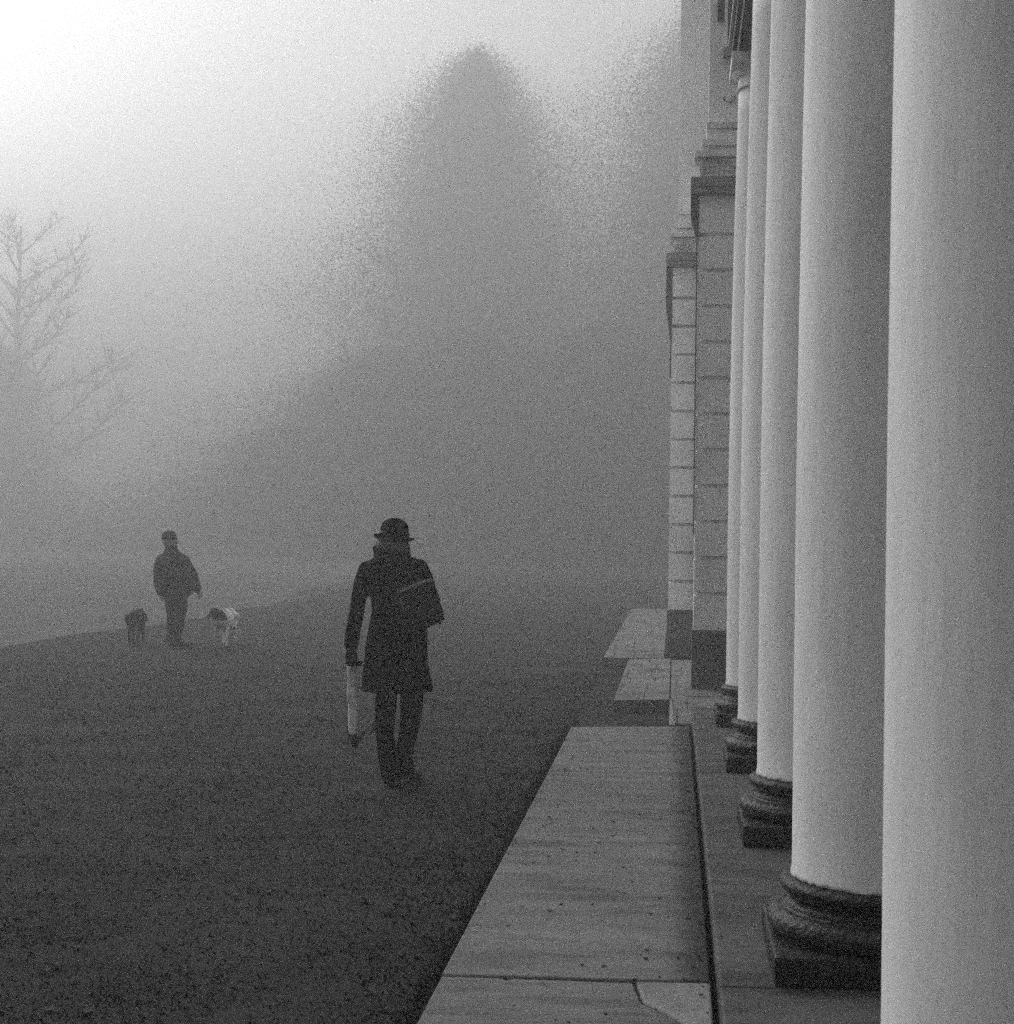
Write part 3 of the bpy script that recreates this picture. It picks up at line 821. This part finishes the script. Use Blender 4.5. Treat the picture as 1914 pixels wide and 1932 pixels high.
rings_loft(bm, [rg_(1029, 312, 334, .17), rg_(1036, 311, 336, .20), rg_(1042, 308, 341, .25), rg_(1047, 302, 348, .29), rg_(1054, 299, 353, .34), rg_(1070, 297, 358, .38), rg_(1092, 295, 361, .42), rg_(1110, 296, 362, .42), rg_(1122, 299, 361, .40), rg_(1130, 306, 354, .36), rg_(1136, 312, 348, .33)], power=2.2)
tube(bm, aR, 14); tube(bm, aL, 14)
fused("jacket", bm, M_JACKET, MAN, 0.015, 2, 0.025, 5)
bm = bmesh.new()
tube(bm, [(P(326, 1125, 0), .135), (P(328, 1145, -.03), .115), (P(329, 1175, -.06), .10), (P(326, 1200, -.06), .088), (P(324, 1212, -.05), .080)], 16, caps=False)
tube(bm, [(P(336, 1125, .05), .13), (P(340, 1145, .09), .105), (P(336, 1175, .12), .092), (P(332, 1200, .12), .078), (P(330, 1211, .12), .072)], 16, caps=False)
fused("trousers", bm, M_DARKTR, MAN, 0.013, 1, 0.015, 7)
for px_, yy in ((322, -.06), (330, .10)):
    bm = bmesh.new(); shoe(bm, V((MS.X(px_, 1219), yy, 0)), (.8, -.35), .29, .055, 0)
    fused("shoe", bm, M_LEATHER, MAN, 0.010, 1)
bm = bmesh.new()
ball(bm, P(319, 1014.5, 0), .106, 1, 1.05, .92, 3)
fused("cap", bm, M_CAP, MAN, 0.010, 1)

# --- dogs
def dog(name, loc, heading, H, mats, pick, label, headpose, tail, legs_phase, stocky=1.0):
    root = empty(name, loc, heading)
    tag(root, label, "dog")
    S = H/0.50
    bm = bmesh.new()
    def q(x, y, z): return V((x*S, y*S, z*S))
    k = S*stocky
    tube(bm, [(q(-.26, 0, .40), .075*k, .085*k), (q(-.16, 0, .39), .085*k, .095*k), (q(0, 0, .365), .085*k, .095*k), (q(.12, 0, .36), .098*k, .115*k), (q(.23, 0, .38), .088*k, .115*k)], 14)
    hp_ = V(headpose)
    nb = q(.25, 0, .42)
    hd = hp_*S
    tube(bm, [(nb, .075*k), ((nb+hd)/2, .058*k), (hd, .055*k)], 12)
    fd = (V((hp_.x, hp_.y, 0))-V((.25, 0, 0))); fd = fd.normalized() if fd.length > .03 else V((1, 0, 0))
    down = V((0, 0, -.35))
    sn = (fd+down).normalized()
    ball(bm, hd, .072*S, 1.05, .92, .92, 3)
    tube(bm, [(hd+sn*.04*S, .045*S), (hd+sn*.10*S, .034*S), (hd+sn*.145*S, .026*S)], 10)
    sd_ = sn.cross(V((0, 0, 1))).normalized()
    for s in (-1, 1):
        e0 = hd+sd_*s*.055*S+V((0, 0, .045*S)); tube(bm, [(e0, .022*S, .010*S), (e0+sd_*s*.022*S-V((0, 0, .035*S)), .024*S, .009*S), (e0+sd_*s*.026*S-V((0, 0, .075*S)), .014*S, .008*S)], 8)
    for s, ph in ((-1, legs_phase[0]), (1, legs_phase[1])):
        y0 = s*.062*stocky                                         # front legs: elbow, wrist, paw
        tube(bm, [(q(.20, y0, .34), .045*k), (q(.17, y0, .25), .032*S), (q(.19+ph*.5, y0, .12), .022*S), (q(.18+ph, y0, .03), .019*S), (q(.21+ph, y0, .018), .022*S, .016*S)], 10)
    for s, ph in ((-1, legs_phase[2]), (1, legs_phase[3])):
        y0 = s*.062*stocky                                         # hind legs: high knee forward, hock back
        tube(bm, [(q(-.22, y0, .37), .070*k), (q(-.15, y0, .26), .045*S), (q(-.27+ph*.6, y0, .15), .024*S), (q(-.25+ph, y0, .03), .019*S), (q(-.21+ph, y0, .018), .023*S, .016*S)], 10)
    tp = [(q(-.31, 0, .44), .024*S)] + [(q(*t), r*S) for t, r in tail]
    tube(bm, tp, 8)
    body = fused("body", bm, mats, root, 0.010, 1, 0.006, 18, pick=pick)
    bm = bmesh.new(); nn = nb.lerp(hd, .45); ax = (hd-nb).normalized(); uu = ax.cross(V((0, 1, 0.01))).normalized(); vv = ax.cross(uu)
    tube(bm, [(nn+(uu*math.cos(a)+vv*math.sin(a))*.068*S, .007) for a in [2*math.pi*i/16 for i in range(17)]], 6, caps=False)
    link("collar", bm, M_LEATHER, root, True)
    return root
dog("dog", (-7.62, 22.05, ground_z(-7.62, 22.05)), R(101), 0.50, [M_DOGDARK], None,
    "dark dog seen from behind with its head low, left of the distant person",
    (.40, -.02, .33), [((-.34, -.06, .47), .018), ((-.37, -.11, .50), .013)], (.02, -.04, -.03, .05), 1.08)
dog("dog", (-6.34, 22.10, ground_z(-6.34, 22.1)), R(271), 0.52, [M_DOGWHITE, M_DOGDARK],
    lambda c: 1 if (c.x > .29 and c.z > .37) or (-.30 < c.x < -.20 and c.z < .34 and c.z > .25) else 0,
    "white dog with a dark head, right of the distant person",
    (.35, -.045, .46), [((-.37, .02, .38), .016), ((-.40, .02, .28), .010)], (.04, -.03, .02, -.04), 1.2)

# ------------------------------------------------------------------ trees in the fog
def tree_meshes(seed, H, W, low, leaves, sparse):
    rt = random.Random(seed)
    bt = bmesh.new()
    pts = []; x = y = 0
    for i in range(9):
        z = H*.82*i/8; x += rt.uniform(-.12, .12); y += rt.uniform(-.12, .12)
        pts.append((V((x, y, z-0.3 if i == 0 else z)), max(.03, H*(.013 if sparse else .022)*(1-i/9)**.8)))
    tube(bt, pts, 10)
    tips = []
    nb = 26
    for b in range(nb):
        t = low/H + (0.80-low/H)*(b/nb)
        zi = t*H; i = min(int(zi/(H*.82)*8), 7); base = pts[i][0].lerp(pts[i+1][0], zi/(H*.82)*8-i)
        a = b*2.4+rt.uniform(-.4, .4); L = W*(1-t)**.75*rt.uniform(.7, 1.1)*(1.05 if sparse else .55)+.5
        up = rt.uniform(.25, .75)
        p = base.copy(); d = V((math.cos(a), math.sin(a), up)).normalized(); r = H*.008*(1-t)+.03
        seq = [(p.copy(), r)]
        for k in range(5):
            d = (d+V((rt.uniform(-.25, .25), rt.uniform(-.25, .25), rt.uniform(-.05, .22)))).normalized()
            p = p+d*L/5; seq.append((p.copy(), r*(1-(k+1)/5.6)))
            if k > 0:
                for _ in range(7 if sparse else 2):
                    d2 = (d+V((rt.uniform(-1, 1), rt.uniform(-1, 1), rt.uniform(-.2, .8)))).normalized()
                    l2 = L*.28*rt.uniform(.6, 1.2); q0 = p.copy(); q1 = q0+d2*l2*.5; q2 = q0+d2*l2+V((rt.uniform(-.2, .2), rt.uniform(-.2, .2), rt.uniform(-.2, .1)))
                    tube(bt, [(q0, r*.35), (q1, r*.25), (q2, r*.08)], 4, caps=False)
                    tips.append(q1); tips.append(q2); tips.append(q0)
        tube(bt, seq, 6, caps=False); tips.append(p)
    # the crown: many small leaf faces, thinning out softly towards an uneven outline
    rn = np.random.default_rng(seed); N = leaves
    if sparse:
        tp = np.array([list(t) for t in tips])
        c = tp[rn.integers(0, len(tp), N)] + rn.normal(0, .55, (N, 3)); c = c[c[:, 2] > low*.6]
        sz = rn.uniform(.02, .05, len(c))
    else:
        z = H*(1-rn.random(N)**.70); a = rn.uniform(0, 2*np.pi, N)
        q = np.clip(1-z/H, .0, 1); Rz = W*np.sqrt(1-np.clip(z/H, 0, 1)**5)*(.36+.64*q)+.8
        lump = 1+.16*np.sin(3*a+z*.45+1)*np.sin(z*.9+2*a)+.10*np.sin(7*a-z*1.3)+.10*np.sin(z*.55+seed)
        g_ = np.abs(rn.normal(0, .52, N)); g_ = np.where(g_ > 1.45, rn.random(N)*.9, g_); r = g_*Rz*lump
        c = np.stack([np.cos(a)*r, np.sin(a)*r, z*.94*(1-.10*(r/W)**2)+rn.normal(0, .6, N)], 1)
        keep = c[:, 2] > .15; c = c[keep]
        sz = rn.uniform(.8, 1.2, len(c))*(.088-.046*np.clip(g_[keep], 0, 1))
    n = len(c)
    u = rn.normal(size=(n, 3)); u /= np.linalg.norm(u, axis=1)[:, None]
    w = np.cross(u, rn.normal(size=(n, 3))); w /= np.linalg.norm(w, axis=1)[:, None]
    u *= sz[:, None]; w *= (sz*.6)[:, None]
    co = np.stack([c+u, c+w, c-u, c-w], 1).reshape(-1, 3)
    me = bpy.data.meshes.new("crown")
    me.vertices.add(4*n); me.vertices.foreach_set("co", co.astype(np.float32).ravel())
    me.loops.add(4*n); me.loops.foreach_set("vertex_index", np.arange(4*n, dtype=np.int32))
    me.polygons.add(n); me.polygons.foreach_set("loop_start", np.arange(0, 4*n, 4, dtype=np.int32))
    me.polygons.foreach_set("loop_total", np.full(n, 4, dtype=np.int32)); me.update(calc_edges=True); me.validate()
    return bt, me
def make_tree(name, loc, seed, H, W, low, leaves, sparse, label):
    t = empty(name, loc, 0); tag(t, label, "tree", "trees in the fog beyond the lawn")
    bt, mc = tree_meshes(seed, H, W, low, leaves, sparse)
    link("trunk", bt, M_BARK, t, True)
    mc.materials.append(M_CROWN); c = bpy.data.objects.new("crown", mc); COL.objects.link(c); c.parent = t
    return t
def copy_tree(src, loc, rz, s, label):
    t = src.copy(); COL.objects.link(t); t.location = loc; t.rotation_euler = (0, 0, rz); t.scale = s; t['label'] = label
    for ch in src.children:
        c = ch.copy(); COL.objects.link(c); c.parent = t
    return t
def lz(x): return 0 if x > -8.8 else -1.5
T1 = make_tree("broad_tree", (-15.6, 122, 0), 21, 41.0, 19.5, 3.0, 900000, False, "tallest broad tree, a pale mass high in the fog above the walker in the hat")
T1.scale = (1.28, 1.28, 1.0)
T2 = make_tree("bare_tree", (-74.0, 172, -.1), 22, 27.0, 11, 4.0, 26000, True, "faint bare branching tree at the far left of the fog")
T2.scale = (1.5, 1.5, 1.6)
copy_tree(T1, (3.0, 110, 0), 1.9, (1.3, 1.3, 1.0), "tall tree in the fog rising behind the corner of the building")
copy_tree(T1, (-12.0, 94, 0), 4.4, (.80, .80, .36), "darker nearer tree standing straight behind the walker in the hat")
copy_tree(T1, (-20.0, 106, 0), 4.0, (.90, .90, .36), "dark tree in the fog between the walker in the hat and the distant person")
copy_tree(T1, (-28.0, 114, 0), 0.7, (.80, .80, .24), "low rounded tree in the fog straight above the distant person")
copy_tree(T1, (-4.0, 92, 0), 2.8, (.80, .80, .36), "low dark tree in the fog between the walker in the hat and the building")
copy_tree(T1, (-66.0, 150, -.1), 5.1, (.62, .62, .50), "low hazy tree at the left edge, behind the bare branching tree")
copy_tree(T2, (-88.0, 180, -.1), 3.3, (1.6, 1.6, 1.3), "pale bare tree cut by the left edge of the picture")
# the far wood behind them reads as one mass
rn = np.random.default_rng(5); n = 240000
x = rn.uniform(-100, 8, n); y = rn.uniform(104, 126, n)
Hh = 7.5+1.5*np.sin(x*.21+1)+1.0*np.sin(x*.53+y*.3)+.7*np.sin(x*1.3); Hh = np.where((x > -52) & (x < -36), Hh*.75, Hh)
c = np.stack([x, y, Hh*np.minimum(np.abs(rn.normal(0, .5, n)), 1.25)], 1); sz = rn.uniform(.04, .09, n)
u = rn.normal(size=(n, 3)); u /= np.linalg.norm(u, axis=1)[:, None]
w = np.cross(u, rn.normal(size=(n, 3))); w /= np.linalg.norm(w, axis=1)[:, None]
u *= sz[:, None]; w *= (sz*.6)[:, None]
co = np.stack([c+u, c+w, c-u, c-w], 1)
me = bpy.data.meshes.new("woodland"); me.vertices.add(4*n); me.vertices.foreach_set("co", co.astype(np.float32).ravel())
me.loops.add(4*n); me.loops.foreach_set("vertex_index", np.arange(4*n, dtype=np.int32))
me.polygons.add(n); me.polygons.foreach_set("loop_start", np.arange(0, 4*n, 4, dtype=np.int32)); me.polygons.foreach_set("loop_total", np.full(n, 4, dtype=np.int32))
me.update(calc_edges=True); me.validate(); me.materials.append(M_CROWN)
wo_ = bpy.data.objects.new("woodland", me); COL.objects.link(wo_)
tag(wo_, "far dim wood closing off the foggy lawn", "woodland", kind='stuff')

# ------------------------------------------------------------------ the fog itself: one even box of air round everything
bm = bmesh.new(); box(bm, -640, 640, -640, 740, -4.0, 43.0)
hz = bpy.data.materials.new("fog_air"); hz.use_nodes = True
n = hz.node_tree.nodes; n.clear()
out = n.new('ShaderNodeOutputMaterial'); pv = n.new('ShaderNodeVolumePrincipled')
pv.inputs['Color'].default_value = (.66, .66, .66, 1); pv.inputs['Density'].default_value = 0.0125
pv.inputs['Anisotropy'].default_value = 0.5
hz.node_tree.links.new(pv.outputs[0], out.inputs['Volume'])
tag(link("haze", bm, hz), "pale fog filling the air over the lawn", "fog", kind='stuff')
